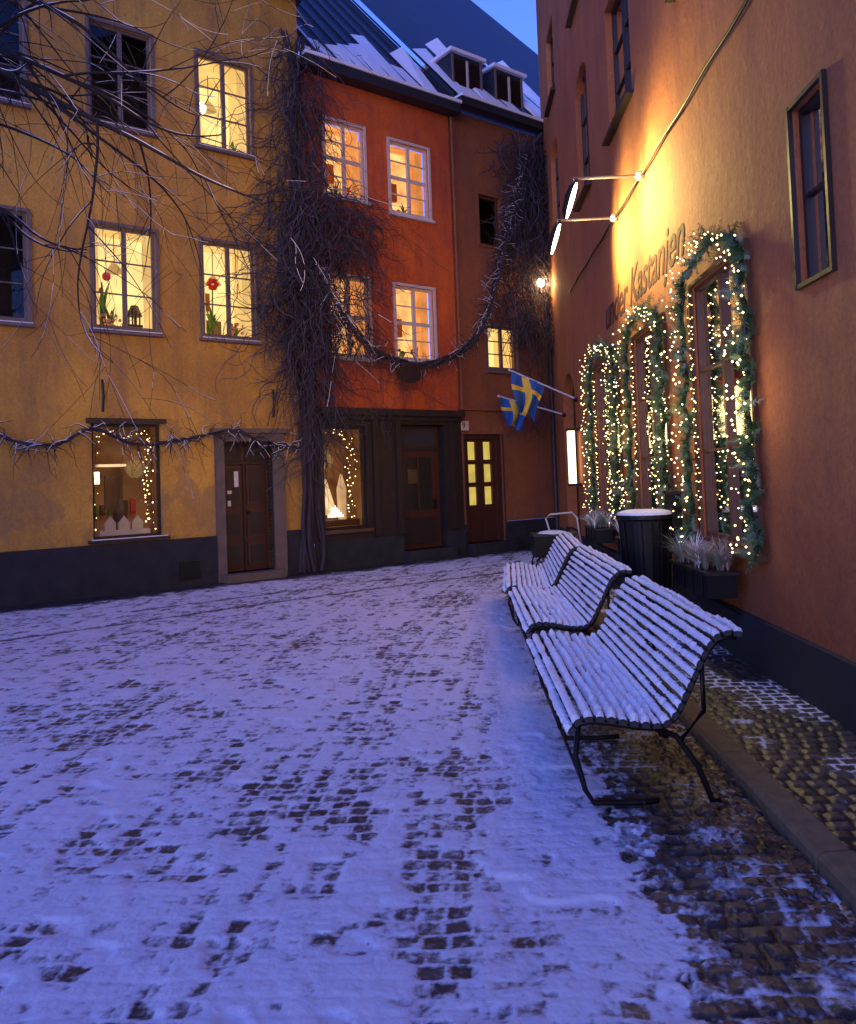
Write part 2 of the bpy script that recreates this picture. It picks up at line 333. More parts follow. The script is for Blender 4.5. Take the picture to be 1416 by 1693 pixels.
it.box(FP,-5.1,-4.2,.78,.9,-.7,-.25,M_frd); it.tube([FP(-4.45,.9,-.5),FP(-4.45,1.5,-.5),FP(-4.45,1.8,-.5)],[.08,.1,.02],M_litR2,8)
it.box(FP,-5.05,-4.6,1.95,1.98,-1,-.9,M_litR)
it.obj('shop_window_display',oh)
it=MB()
for o in W:
    for k in range(5): it.ball(FP(ru(o[0]+.15,o[1]-.15),o[2]+ru(.1,.35),-.4),ru(.03,.07),random.choice([M_leaf,M_red,M_frd]),6,4)
    tuft(it,FP(ru(o[0]+.2,o[1]-.2),o[2]+.06,-.35),.35,9,M_leaf,.6,.02)
    for sd in(0,1):
        x=o[0] if sd==0 else o[1]
        for k in range(4):
            xx=x+(.02+.035*k)*(1 if sd==0 else -1); it.tube([FP(xx,o[3],-.25-.02*(k%2)),FP(xx,o[2],-.25-.02*((k+1)%2))],.02,M_litB2,5)
    it.box(FP,o[0],o[0]+.4,o[2]+.2,o[2]+.9,-1.15,-.95,M_frd); it.box(FP,o[1]-.3,o[1]-.05,o[2]+.7,o[2]+1.1,-1.18,-1.1,M_bro)
it.ball(FP(-4.7,8.5,-.45),.09,M_glow); it.ball(FP(-3.2,8.45,-.45),.05,M_glow)
it.obj('window_sill_plants',oh)
r=MB()
r.box(FP,-5.4,-1.62,9.55,9.75,-.2,.3,M_roof); r.box(FP,-5.4,-1.6,9.753,9.82,-.15,.33,M_snow)
r.quad([FP(-5.4,9.8,.15),FP(-1.6,9.8,.15),FP(-1.6,17.5,-7),FP(-5.4,17.5,-7)],M_roof)
f=lambda z:.17-(z-9.8)*.929
for k in range(9):
    s=-5.35+k*.42; top=ru(10.5,12.2)
    r.quad([FP(s,9.85,f(9.85)+.03),FP(s+.38,9.85,f(9.85)+.03),FP(s+.38,top+ru(-.3,.3),f(top)+.03),FP(s,top,f(top)+.03)],M_snow)
    r.box(lambda a,z,o:FP(a,z,f(z)+o),s+.385,s+.415,9.85,17,.0,.05,M_roof)
r.obj('roof',oh)
# ================================================================== BROWN HOUSE
bh=empty('brown_stucco_house')
w=MB(); fr=MB(); gl=MB(); rm=MB()
W2=[(-.94,-.3,6.86,8.0),(-.83,.08,4.05,5.05),(-1.62,-.5,.2,2.58)]
PB=lambda s,z,o=0: FP(s,z,o-.04)
wall(w,PB,-1.75,1.6,.62,9.75,W2,M_bro,.2)
wall(w,FP,-1.75,1.6,-.3,.62,[(-1.62,-.5,.2,2.58)],M_pl,.2)
w.obj('walls',bh)
window(fr,gl,rm,PB,W2[0],M_frd,M_unlit,1,2,-.05,trim=(M_bro,.05))
window(fr,gl,rm,PB,W2[1],M_fra,M_litA,2,3,-.05,trim=(M_fra,.05),sill=M_fra)
d=MB(); o0=-.26
d.box(FP,-1.62,-1.5,.2,2.58,o0,-.1,M_door); d.box(FP,-.62,-.5,.2,2.58,o0,-.1,M_door); d.box(FP,-1.5,-.62,2.48,2.58,o0,-.1,M_door)
for x0,x1 in((-1.5,-1.07),(-1.05,-.62)):
    d.box(FP,x0,x0+.1,.2,2.48,o0,-.18,M_door); d.box(FP,x1-.1,x1,.2,2.48,o0,-.18,M_door)
    for a,b in((.2,1.02),(1.42,1.52),(1.92,2.02),(2.42,2.48)): d.box(FP,x0+.1,x1-.1,a,b,o0,-.182,M_door)
    for a,b in((1.02,1.42),(1.52,1.92),(2.02,2.42)): d.quad([FP(x0+.1,a,-.23),FP(x1-.1,a,-.23),FP(x1-.1,b,-.23),FP(x0+.1,b,-.23)],M_litY)
d.box(FP,-1.07,-1.05,.2,2.48,o0,-.19,M_dark); d.box(FP,-1.66,-.46,-.05,.2,-.1,.3,M_pl)
d.obj('entrance_door',bh)
fr.box(FP,-1.8,-.3,3.1,3.17,-.03,.06,M_bro)
fr.obj('window_frames',bh); gl.obj('window_glass',bh); rm.obj('room_interiors',bh)
r=MB()
r.box(FP,-1.6,1.7,9.78,9.95,-.2,.3,M_roof); r.box(FP,-1.58,1.7,9.953,10.02,-.15,.33,M_snow)
r.quad([FP(-1.6,10.0,.15),FP(6.5,10.0,.15),FP(6.5,22.8,-11.6),FP(-1.6,22.8,-11.6)],M_roof)
for k in range(18):
    s=-1.55+k*.42; top=ru(10.7,13.0); f2=lambda z:.17-(z-10)*.918
    r.quad([FP(s,10.05,f2(10.05)+.03),FP(s+.4,10.05,f2(10.05)+.03),FP(s+.4,top+ru(-.3,.3),f2(top)+.03),FP(s,top,f2(top)+.03)],M_snow)
for s in(-1.3,.0):
    r.box(FP,s,s+.9,10.25,11.3,-1.8,-.35,M_roof); r.quad([FP(s+.08,10.35,-.345),FP(s+.82,10.35,-.345),FP(s+.82,11.2,-.345),FP(s+.08,11.2,-.345)],M_glass)
    r.box(FP,s+.42,s+.48,10.35,11.2,-.34,-.32,M_frb); r.box(FP,s-.08,s+.98,11.3,11.38,-1.8,-.25,M_snow)
    r.box(FP,s,s+.05,10.25,11.3,-.35,-.32,M_fra); r.box(FP,s+.85,s+.9,10.25,11.3,-.35,-.32,M_fra)
r.obj('roof_with_dormers',bh)
q=MB(); q.box(FP,-1.8,-1.52,2.66,2.86,.0,.03,M_frb); hn=q.obj('house_number_sign')
t=bpy.data.curves.new('number','FONT'); t.body='9'; t.size=.2; t.extrude=.003; t.align_x='CENTER'; t.align_y='CENTER'; t.materials.append(M_iron)
to=bpy.data.objects.new('number',t); COL.objects.link(to); to.parent=hn
to.matrix_world=Matrix.Translation(FP(-1.66,2.76,.035))@Matrix((fd,(0,0,1),fn)).transposed().to_4x4()
q=MB(); q.tube([FP(.55,6.35,-.04),FP(.55,6.4,.2),FP(.55,6.3,.35)],.015,M_iron,6); q.tube([FP(.55,6.16,.35),FP(.55,6.28,.35)],[.11,.03],M_iron,8)
q.ball(FP(.55,6.08,.35),.10,M_glow); q.obj('wall_lantern')
q=MB(); q.tube([FP(1.0,z,.12) for z in(0,3,6,9.7)],.055,M_roof,8); q.box(FP,.9,1.1,9.5,9.75,.05,.25,M_roof); q.obj('drainpipe')
q=MB(); q.tube([FP(-1.74,z,.1) for z in(3.1,6,9.5)],.03,M_bro,8); q.obj('drainpipe')
# ================================================================== RIGHT SHOP BUILDING
rb=empty('terracotta_shop_building')
w=MB(); fr=MB(); gl=MB(); rm=MB()
WIN=[(6.12,7.58,1.0,3.40),(8.62,10.12,1.02,3.34),(11.15,12.95,1.0,3.34)]
UP=[(9.6,11.0,6.35,8.2),(12.62,13.8,6.35,8.2),(16.2,17.3,6.9,8.5)]
DO=(15.3,17.0,.1,3.2)
NW=(4.75,5.22,2.85,4.03)
UPn=[(6.3,7.6,6.35,8.2),(3.2,4.5,6.35,8.2)]
UP3=[(a,b,9.7,11.3) for a,b,_,_ in UP+UPn]
wall(w,WP,-8,18.75,.42,14,WIN+[(a,b,c,d+.35 if i!=0 else d) for i,(a,b,c,d) in enumerate(UP)]+[DO[:3]+(3.7,),NW]+UPn+UP3,M_rig,.22)
PR=lambda a,z,o=0: WP(a,z,o+.05)
wall(w,PR,-8,18.75,-.3,.42,[(15.3,17.0,.1,.5)],M_plr,.1)
w.box(WP,-8,15.3,.42,.45,0,.05,M_plr)
w.quad([WP(-8,-.3,0),WP(-8,-.3,-8),WP(-8,14,-8),WP(-8,14,0)],M_rig)
def arch(mb,a,b,z0,z1,mat,o=-.001):
    n=14; c=(a+b)/2; hw=(b-a)/2; pts=[(c+hw*math.cos(math.pi*i/n),z0+(z1-z0)*math.sin(math.pi*i/n)) for i in range(n+1)]
    for i in range(n):
        p,q=pts[i],pts[i+1]
        mb.quad([WP(p[0],p[1],o),WP(p[0],z1+.001,o),WP(q[0],z1+.001,o),WP(q[0],q[1],o)],mat)
        mb.quad([WP(p[0],p[1],o),WP(q[0],q[1],o),WP(q[0],q[1],-.2),WP(p[0],p[1],-.2)],mat)
for a,b,c,d in UP[1:]: arch(w,a,b,d,d+.35,M_rig)
arch(w,15.3,17.0,3.0,3.7,M_rig)
w.obj('walls',rb)
for i,o in enumerate(WIN): window(fr,gl,rm,WP,o,M_frd,M_litR,2,3,-.02,.045,.05,.025,(M_frd,.035),M_frd,dep=1.2)
for i,o in enumerate(UP): window(fr,gl,rm,WP,(o[0],o[1],o[2],o[3]+(.35 if i else 0)),M_dark,M_unlit,2,3,-.10,sill=M_dark)
for o in UPn+UP3: window(fr,gl,rm,WP,o,M_dark,M_unlit,2,3,-.10,sill=M_dark)
window(fr,gl,rm,WP,NW,M_dark,M_unlit,1,2,-.04,fw=.04,trim=(M_dark,.03))
fr.box(WP,15.3,17.0,.1,3.7,-.28,-.22,M_door)
for k in range(4): fr.box(WP,15.4+.4*k,15.72+.4*k,.4,2.9,-.22,-.2,M_dark)
fr.obj('window_frames',rb); gl.obj('window_glass',rb); rm.obj('room_interiors',rb)
t=bpy.data.curves.new('painted_shop_name','FONT'); t.body='under Kastanjen'; t.size=.66; t.shear=.35; t.extrude=.001; t.offset=.006; t.align_x='CENTER'; t.materials.append(M_paint); t.space_character=.96
to=bpy.data.objects.new('painted_shop_name',t); COL.objects.link(to); to.parent=rb
to.matrix_world=Matrix.Translation(WP(9.85,3.80,.006))@Matrix((-wd,(0,0,1),wn)).transposed().to_4x4()
it=MB()
for a,b,c,d in WIN:
    for k in range(7):
        x=ru(a+.2,b-.2); it.tube([WP(x,c+.05,-.5),WP(x,c+ru(.3,.9),-.5)],[.09,.05],random.choice([M_frd,M_stone,M_cardb,M_litA]),8)
    it.ball(WP((a+b)/2+.3,d-.6,-.7),.09,M_glow)
    it.box(WP,a-.1,b+.1,c+.9,c+.94,-1.3,-1.0,M_frd); it.box(WP,a-.1,b+.1,c+1.5,c+1.54,-1.3,-1.0,M_frd)
it.obj('shop_window_display',rb)
r=MB(); r.box(WP,-8,18.75,14,14.2,-.3,.4,M_roof); r.quad([WP(-8,14.2,.4),WP(18.75,14.2,.4),WP(18.75,17,-4),WP(-8,17,-4)],M_snow); r.obj('roof',rb)
cb=[]
for i in range(60):
    t_=-2+17.2*i/59; cb.append(WP(t_,5.15+.012*math.sin(i*1.3),.04))
curves('wall_cable',[(cb,1)],M_iron,.016,None,1)
for t_ in(9.22,10.74):
    q=MB(); q.ball(WP(t_,5.15,.05),.06,M_pole); q.tube([WP(t_,5.15,.04),WP(t_,5.15,.84)],.018,M_arm,8)
    c=WP(t_,5.10,.80)
    ax=(wd*.16+Vector((0,0,-.40))+wn*.12).normalized(); fdn=(-wn*.9-wd*.5+Vector((0,0,-.3))).normalized(); fdn=(fdn-ax*fdn.dot(ax)).normalized(); sd=ax.cross(fdn)
    def LP(a,b,d_): return c+ax*a+sd*b+fdn*d_
    prof=[(0,.03),(.05,.06),(.16,.075),(.34,.065),(.42,.025)]
    for k in range(len(prof)-1):
        for j in range(8):
            def pt(pr,jj):
                th=math.pi*jj/8; return LP(pr[0],pr[1]*math.cos(th),-pr[1]*1.3*math.sin(th))
            q.quad([pt(prof[k],j),pt(prof[k],j+1),pt(prof[k+1],j+1),pt(prof[k+1],j)],M_iron)
        q.quad([LP(prof[k][0],prof[k][1]*.85,.004),LP(prof[k][0],-prof[k][1]*.85,.004),LP(prof[k+1][0],-prof[k+1][1]*.85,.004),LP(prof[k+1][0],prof[k+1][1]*.85,.004)],M_glow)
    q.tube([WP(t_,5.15,.80),c],.025,M_iron,6)
    fo=q.obj('wall_floodlight')
    L=bpy.data.lights.new('flood','SPOT'); L.energy=520; L.color=(1,.80,.27); L.spot_size=math.radians(140); L.spot_blend=1; L.shadow_soft_size=.10
    lo=bpy.data.objects.new('flood',L); COL.objects.link(lo); lo.parent=fo
    lo.location=c+ax*.18+fdn*.06; tgt=WP(t_-.5,4.8,0); lo.rotation_euler=(tgt-lo.location).to_track_quat('-Z','Y').to_euler()
# ================================================================== GARLANDS
def garland(op):
    a,b,c,d=op; P=[]
    a-=.07; b+=.07
    z=c-.05
    while z<d-.1: P.append((b,z)); z+=.02
    n=60
    for i in range(n+1):
        th=math.pi*i/n; P.append(((a+b)/2+(b-a)/2*math.cos(th),d-.1+.30*math.sin(th)))
    z=d-.1
    while z>c-.05: P.append((a,z)); z-=.02
    em=empty('fir_garland'); g=MB(); bl=MB()
    wob=lambda i:.035*math.sin(i*.21)+.02*math.sin(i*.5)
    pts=[WP(x+wob(i),z,.09+.02*math.sin(i*.3)) for i,(x,z) in enumerate(P)]
    g.tube(pts[::6],.022,M_bark,5)
    for i,p in enumerate(pts):
        fat=.9+.35*math.sin(i*.13)+ (.35 if abs(i-len(pts)/2)<14 else 0)
        for k in range(3):
            v=Vector((ru(-1,.3),ru(-1,1),ru(-1,1)))
            if v.length<.1: continue
            v.normalize(); v.z-=.25; v.normalize(); Ls=ru(.09,.18)*fat; st=p+Vector((ru(-.02,.02),ru(-.02,.02),ru(-.02,.02)))
            m=M_fir2 if rnd()<.22 else M_fir
            side=v.cross(Vector((ru(-1,1),ru(-1,1),ru(-1,1)))).normalized(); up=v.cross(side)
            for j in range(9):
                q0=st+v*Ls*(j/9)
                for sg in(-1,1):
                    e=q0+(v*.7+side*sg*.75+up*ru(-.5,.5)).normalized()*.055*(1.15-j/11)
                    g.quad([q0-v*.0055,q0+v*.0055,e],m)
    for i in range(len(pts)):
        if i%2==0:
            for k in range(1 if rnd()<.5 else 2):
                bl.octa(pts[i]+Vector((ru(-.17,-.05),ru(-.13,.13),ru(-.06,.06))),ru(.006,.012),M_bulb)
    st=[]
    for k in range(5):
        x=(b-.06-.05*k) if k<3 else a+.08+.06*(k-3); zt=d-ru(.05,.3); zb=c+ru(.05,.6); cur=[]
        zz=zt
        while zz>zb:
            pp=WP(x+ru(-.03,.03),zz,.05); cur.append(pp); bl.octa(pp,ru(.006,.010),M_bulb); zz-=ru(.07,.15)
        st.append((cur,1))
    g.obj('fir_sprigs',em); bl.obj('fairy_lights',em); curves('light_wire',st,M_iron,.003,em)
    for (tt,zz) in((a,2.2),(b,2.2)):
        L=bpy.data.lights.new('garland_glow','POINT'); L.energy=9; L.color=(1,.72,.28); L.shadow_soft_size=.25
        lo=bpy.data.objects.new('garland_glow',L); COL.objects.link(lo); lo.location=WP(tt,zz,.35); lo.parent=em
for o in WIN: garland(o)
def fairy(name,paths,P,n,j=.04):
    b=MB(); st=[]
    for pa in paths:
        for k in range(n):
            u=k/(n-1)*(len(pa)-1); i=min(int(u),len(pa)-2); f=u-i
            x=pa[i][0]*(1-f)+pa[i+1][0]*f+ru(-j,j); z=pa[i][1]*(1-f)+pa[i+1][1]*f+ru(-j,j)
            b.octa(P(x,z,-.22+ru(-.05,.05)),ru(.006,.016),M_bulb)
        st.append(([P(x,z,-.22) for x,z in pa],1))
    o=b.obj(name); curves('wire',st,M_iron,.004,o)
fairy('fairy_lights',[[(-9.18,1.0),(-9.2,1.8),(-9.15,2.5),(-9.0,2.62),(-8.7,2.5),(-8.4,2.62),(-8.27,2.4),(-8.3,1.6),(-8.27,.95)],[(-8.33,2.5),(-8.4,1.8),(-8.35,1.1)]],FP,34)
fairy('fairy_lights',[[(-4.3,1.0),(-4.4,1.5),(-4.28,2.0),(-4.4,2.4),(-4.6,2.62),(-5.0,2.6)],[(-4.35,2.5),(-4.5,1.7),(-4.4,1.0)]],FP,24,.06)
# ================================================================== CLIMBING VINES
def strand(s,z,o,L,step=.12,drift=0,droop=1,curl=.5):
    pts=[FP(s,z,o)]; a=ru(-.9,.9); n=max(3,int(L/step))
    for i in range(n):
        a+=ru(-curl,curl); a*=.94
        s+=math.sin(a)*step+drift*step; z-=math.cos(a)*step*droop; o+=ru(-.05,.05); o=max(.03,min(.7,o))
        if z<.05: break
        pts.append(FP(s,z,o))
    return pts
v1=[];v2=[]
def add(p,r):
    if len(p)<2: return
    (v1 if rnd()<.62 else v2).append((p,[r*(1-.6*i/len(p)) for i in range(len(p))]))
stems=[]
for k in range(9):
    s=-5.5+ru(-.12,.12); pts=[]; ph=ru(0,6)
    for i in range(40):
        z=i*.26; pts.append(FP(s+.12*math.sin(z*1.1+ph)+.05*math.sin(z*3+ph)+(.18 if z>3 else .06*z)*math.sin(ph),z,.10+.06*math.sin(z*1.7+ph*2)))
    stems.append((pts,[3.5-.05*i for i in range(40)]))
for k in range(560): add(strand(ru(-5.95,-5.0),ru(3.5,10.2),ru(.05,.35),ru(.6,2.2),curl=.7),ru(.35,1.0))
for k in range(620):
    z=ru(4.3,7.3); add(strand(random.gauss(-5.4,.52),z,ru(.1,.6),ru(.5,1.9),curl=.7),ru(.35,1.05))
for k in range(170): add(strand(ru(-5.6,-5.0),ru(2.2,4.8),ru(.06,.4),ru(.6,1.8)),ru(.3,.8))
for k in range(230): add(strand(ru(-5.0,-3.8),ru(6.0,7.4),ru(.05,.35),ru(.5,1.9),droop=.8,curl=.7),ru(.25,.65))
for k in range(90): add(strand(ru(-5.0,-3.95),ru(4.6,5.8),ru(.05,.3),ru(.4,1.8)),ru(.2,.5))
for k in range(60): add(strand(ru(-5.3,-3.6),ru(2.9,3.2),ru(.2,.4),ru(.3,1.0),curl=.8),ru(.2,.45))
for k in range(60): add(strand(ru(-4.0,-2.3),ru(3.4,4.1),ru(.1,.45),ru(.3,1.1),curl=.8),ru(.15,.35))
vo=empty('climbing_vine'); curves('stems',stems,M_vine,.011,vo,1); curves('twigs',v1,M_vine,.013,vo); curves('fine_twigs',v2,M_vine2,.011,vo)
v1=[];v2=[]
for k in range(1000):
    z=ru(4.9,9.6); c=.25 if z<7.5 else .45; add(strand(max(-.95,min(1.05,random.gauss(c,.42))),z,ru(.05,.6),ru(.4,1.5),curl=.8),ru(.45,1.25))
for k in range(150): add(strand(ru(.1,1.05),ru(3,5.2),ru(.05,.3),ru(.5,1.5)),ru(.25,.6))
vo=empty('climbing_vine'); curves('twigs',v1,M_vine,.013,vo); curves('fine_twigs',v2,M_vine2,.011,vo)
SW=[(-5.5,5.7),(-5.0,4.97),(-4.5,4.35),(-3.89,4.02),(-3.17,3.93),(-2.45,4.08),(-1.63,4.60),(-1.2,5.35),(-.81,6.31),(-.5,7.2),(-.28,7.95),(.2,9.0)]
def along(path,per=8):
    out=[]
    for i in range(len(path)-1):
        p0=path[max(i-1,0)];p1=path[i];p2=path[i+1];p3=path[min(i+2,len(path)-1)]
        for k in range(per):
            t=k/per; out.append(tuple(.5*((2*p1[j])+(-p0[j]+p2[j])*t+(2*p0[j]-5*p1[j]+4*p2[j]-p3[j])*t*t+(-p0[j]+3*p1[j]-3*p2[j]+p3[j])*t**3) for j in range(2)))
    return out
def swag(name,path,o,thick,nst,nsp,P=FP,late=0):
    A=along(path); st=[]; sn=[]; tw=[]
    for k in range(nst):
        ph=ru(0,6.28); fq=ru(.25,.6); r=thick*ru(.3,1)
        i0=int(ru(0,len(A)*.4)); i1=int(ru(len(A)*.6,len(A)))
        pts=[P(A[i][0]+ru(-.02,.02),A[i][1]+r*math.sin(ph+fq*i)+ru(-.01,.01),o+r*math.cos(ph+fq*i)) for i in range(i0,i1)]
        st.append((pts,ru(.5,1.5)))
    for k in range(nsp+late):
        i=int(ru(0,len(A)-1)) if k<nsp else int(len(A)*(.60+.4*rnd())-1); L=ru(.12,.5)*(1 if k<nsp else 1.3); a=ru(0,6.28); p=(A[i][0],A[i][1]); pts=[]
        for j in range(5):
            pts.append(P(p[0]+math.cos(a)*L*j/4,p[1]+math.sin(a)*L*j/4-.1*(j/4)**2,o+ru(-.05,.05))); a+=ru(-.3,.3)
        tw.append((pts,[.8,.7,.5,.35,.2]))
        if rnd()<.45: sn.append(([q+Vector((0,0,.012)) for q in pts[:4]],[.7,.6,.5,.3]))
    for k in range(max(4,nst//2)):
        i0=int(ru(0,len(A)*.6)); n=int(ru(3,9)); ph=ru(-.6,.6)*thick
        pts=[P(a[0],a[1]+thick*ru(.5,1.0),o+ph) for a in A[i0:i0+n]]
        if len(pts)>2: sn.append((pts,[.3]+[ru(.6,1.2) for _ in pts[2:]]+[.3]))
    e=empty(name); curves('stems',st,M_vine,.011,e); curves('twigs',tw,M_vine,.012,e); curves('snow_cover',sn,M_snow,.009,e)
swag('vine_swag',SW,.5,.09,26,260,late=260)
swag('vine_swag',[(-12,2.4),(-11,2.62),(-10.3,2.4),(-9.8,2.38),(-9.29,2.62),(-8.59,2.36),(-7.84,2.46),(-6.97,2.61),(-6.29,2.34),(-5.56,2.33)],.14,.035,6,210)
q=MB(); c=(-3.45,3.72)
n=28; ring=[(c[0]+.30*math.cos(2*math.pi*i/n),c[1]+.17*math.sin(2*math.pi*i/n)) for i in range(n)]
q.quad([FP(x,z,.58) for x,z in ring],M_dark); q.quad([FP(x,z,.54) for x,z in ring],M_dark)
for i in range(n): q.quad([FP(*ring[i],.54),FP(*ring[(i+1)%n],.54),FP(*ring[(i+1)%n],.58),FP(*ring[i],.58)],M_dark)
q.tube([FP(x,z,.585) for x,z in ring+ring[:1]],.012,M_door,5)
q.tube([FP(c[0]-.18,c[1]+.14,.56),FP(c[0]-.18,c[1]+.36,.52)],.006,M_iron,4); q.tube([FP(c[0]+.18,c[1]+.14,.56),FP(c[0]+.18,c[1]+.36,.52)],.006,M_iron,4)
q.obj('oval_hanging_sign')
# ================================================================== FLAGS
def flag(t_,z0,out,up,hl,fl,seed):
    random.seed(seed); q=MB(); base=WP(t_,z0,.0); tip=WP(t_,z0+up,out); q.tube([base,tip],.017,M_pole,8); q.ball(tip,.03,M_pole)
    q.ball(WP(t_,z0,.02),.05,M_iron)
    nh,nf=20,32; d=(tip-base).normalized(); V={}
    for i in range(nh+1):
        for j in range(nf+1):
            h=i/nh; f=j/nf
            p=tip-d*(.05+hl*h*(1-.32*f)) -d*(.06*f)+Vector((0,0,-fl*f*(1-.14*math.sin(3*h))))
            p+=wd*(.10*math.sin(h*11+seed+f*2.5)*(.25+f))+wn*(.04*math.sin(f*5+h*4)+.03*math.sin(h*11+seed)*f)
            V[i,j]=len(q.v); q.v.append(tuple(p))
    b=q.mi(M_blue); y=q.mi(M_yflag)
    for i in range(nh):
        for j in range(nf):
            q.f.append((V[i,j],V[i+1,j],V[i+1,j+1],V[i,j+1])); q.m.append(y if (8<=i<12 or 10<=j<14) else b)
    q.obj('swedish_flag',smooth=True)
flag(15.0,3.05,1.27,.62,.64,.80,3)
flag(16.8,2.90,1.40,.46,.58,.66,5)
q=MB(); q.box(WP,14.85,15.05,1.45,2.45,.1,.22,M_wlamp); q.box(WP,14.83,15.07,2.45,2.5,.0,.24,M_iron); q.box(WP,14.83,15.07,1.4,1.45,.0,.24,M_iron); q.obj('illuminated_wall_sign')
# ================================================================== BENCHES
PROF=[(0,.385),(.03,.425),(.085,.44),(.14,.437),(.195,.43),(.25,.42),(.305,.41),(.36,.403),(.415,.40),(.465,.41),(.505,.445),(.535,.49),(.56,.54),(.585,.59),(.61,.64),(.635,.69),(.66,.74),(.69,.785),(.725,.82),(.775,.84),(.825,.835)]
def bench(x0,y0,ang,L=2.05):
    e=empty('park_bench'); ca,sa=math.cos(ang),math.sin(ang)
    def P(x,z,y): return Vector((x0+ca*x+sa*y,y0-sa*x+ca*y,z))
    sl=MB(); sn=MB()
    n=len(PROF)
    for i,(x,z) in enumerate(PROF):
        a=PROF[max(i-1,0)]; b=PROF[min(i+1,n-1)]; d=Vector((b[0]-a[0],b[1]-a[1])).normalized(); nn=Vector((-d.y,d.x))
        hw=.0195; th=.012
        c=[(x+d.x*u*hw+nn.x*v*th,z+d.y*u*hw+nn.y*v*th) for u,v in((-1,-1),(1,-1),(1,1),(-1,1))]
        for k in range(4): sl.quad([P(*c[k],0),P(*c[(k+1)%4],0),P(*c[(k+1)%4],L),P(*c[k],L)],M_slat)
        sl.quad([P(*q_,0) for q_ in c],M_slat); sl.quad([P(*q_,L) for q_ in c],M_slat)
        m=int(L/.018); rows=[]; back=(i>=10)
        w0=.0225 if not back else .0195; hgt=.032 if not back else .019
        ph=ru(0,99); thin=ru(0,L)
        for k in range(m+1):
            y=L*k/m; hh=hgt*(1+.28*math.sin(y*7+ph)+.38*ru(-1,1)); ww=w0*(1+.16*ru(-1,1))
            if k in(0,m): hh*=.2
            if rnd()<.02: hh*=.1; ww*=.5
            if abs(y-thin)<.12: hh*=.55; ww*=.8
            row=[]
            for u in(-1,-.72,0,.72,1):
                hgt_u=hh*(1-u*u)**.5 if abs(u)<1 else 0
                px=x+d.x*(u*ww+ (.3*hh if back else 0))+nn.x*(th+.0005+hgt_u-.002*abs(u)); pz=z+d.y*(u*ww+(.3*hh if back else 0))+nn.y*(th+.0005+hgt_u-.002*abs(u))
                row.append(P(px,pz,y+ru(-.003,.003)))
            rows.append(row)
        for k in range(m):
            for j in range(4): sn.quad([rows[k][j],rows[k][j+1],rows[k+1][j+1],rows[k+1][j]],M_snow)
    sl.obj('slats',e); so=sn.obj('snow_cover',e,True)
    fr=MB()
    for y in(.06,L/2,L-.06):
        c=[P(x+.012 if i>9 else x,z-.028,y) for i,(x,z) in enumerate(PROF)]
        fr.tube(c,.014,M_iron,6)
        fr.tube([P(.04,.40,y),P(.02,.25,y),P(.06,.08,y),P(.10,.015,y),P(.3,.012,y),P(.42,.02,y)],.015,M_iron,6)
        fr.tube([P(.40,.38,y),P(.52,.33,y),P(.62,.18,y),P(.68,.015,y),P(.72,.012,y)],.016,M_iron,6)
        fr.tube([P(.54,.31,y),P(.66,.45,y),P(.66,.68,y)],.012,M_iron,6)
    fr.tube([P(.06,.08,.06),P(.06,.08,L-.06)],.01,M_iron,6)
    fr.obj('iron_frame',e,True)
    return e
bench(.655,3.9,.036); bench(.76,6.4,.04); bench(.80,8.6,.10)
# ================================================================== LITTER BIN
q=MB(); c=Vector((2.2,8.1,0))
q.tube([c+Vector((0,0,z)) for z in(.42,.46,1.14,1.16)],[.20,.22,.26,.275],M_iron,24); q.tube([c+Vector((0,0,z)) for z in(1.16,1.2)],[.285,.285],M_iron,24)
for k in range(16):
    a=k*math.pi/8; d=Vector((math.cos(a),math.sin(a),0)); q.tube([c+d*.225+Vector((0,0,.46)),c+d*.265+Vector((0,0,1.14))],.008,M_iron,4)
for a in(0,1.57,3.14,4.71): d=Vector((math.cos(a+.6),math.sin(a+.6),0)); q.tube([c+d*.17+Vector((0,0,.44)),c+d*.2+Vector((0,0,.04))],.016,M_iron,6)
q.tube([c+Vector((0,0,z)) for z in(1.2,1.225,1.245,1.25)],[.28,.27,.2,.05],M_snow,24); q.obj('litter_bin',smooth=False)
q=MB(); q.box(WP,7.95,8.2,.8,1.4,.1,.2,M_iron); q.box(WP,7.93,8.22,1.4,1.43,.08,.22,M_dark); q.obj('wall_ashtray')
# ================================================================== PLANTERS
def planter(t0,t1,z):
    q=MB(); q.box(WP,t0,t1,z-.2,z,.10,.34,M_iron); q.box(WP,t0-.02,t1+.02,z-.01,z+.015,.08,.36,M_dark)
    for k in range(4):
        t_=t0+(t1-t0)*(k+.5)/4; q.tube([WP(t_,z-.2,.345),WP(t_,z+.03,.345)],.006,M_iron,4)
    q.tube([WP(t0+.1,z-.2,.3),WP(t0+.1,z-.35,.05)],.01,M_iron,4); q.tube([WP(t1-.1,z-.2,.3),WP(t1-.1,z-.35,.05)],.01,M_iron,4)
    for k in range(40):
        tuft(q,WP(ru(t0+.04,t1-.04),z+.01,ru(.12,.34)),ru(.16,.36),26,M_grass if rnd()<.6 else (M_snow if rnd()<.5 else M_fir2),1.0,.0045)
    q.obj('window_box_planter')
planter(6.45,7.5,.78); planter(9.0,10.1,.80); planter(11.6,12.6,.80)
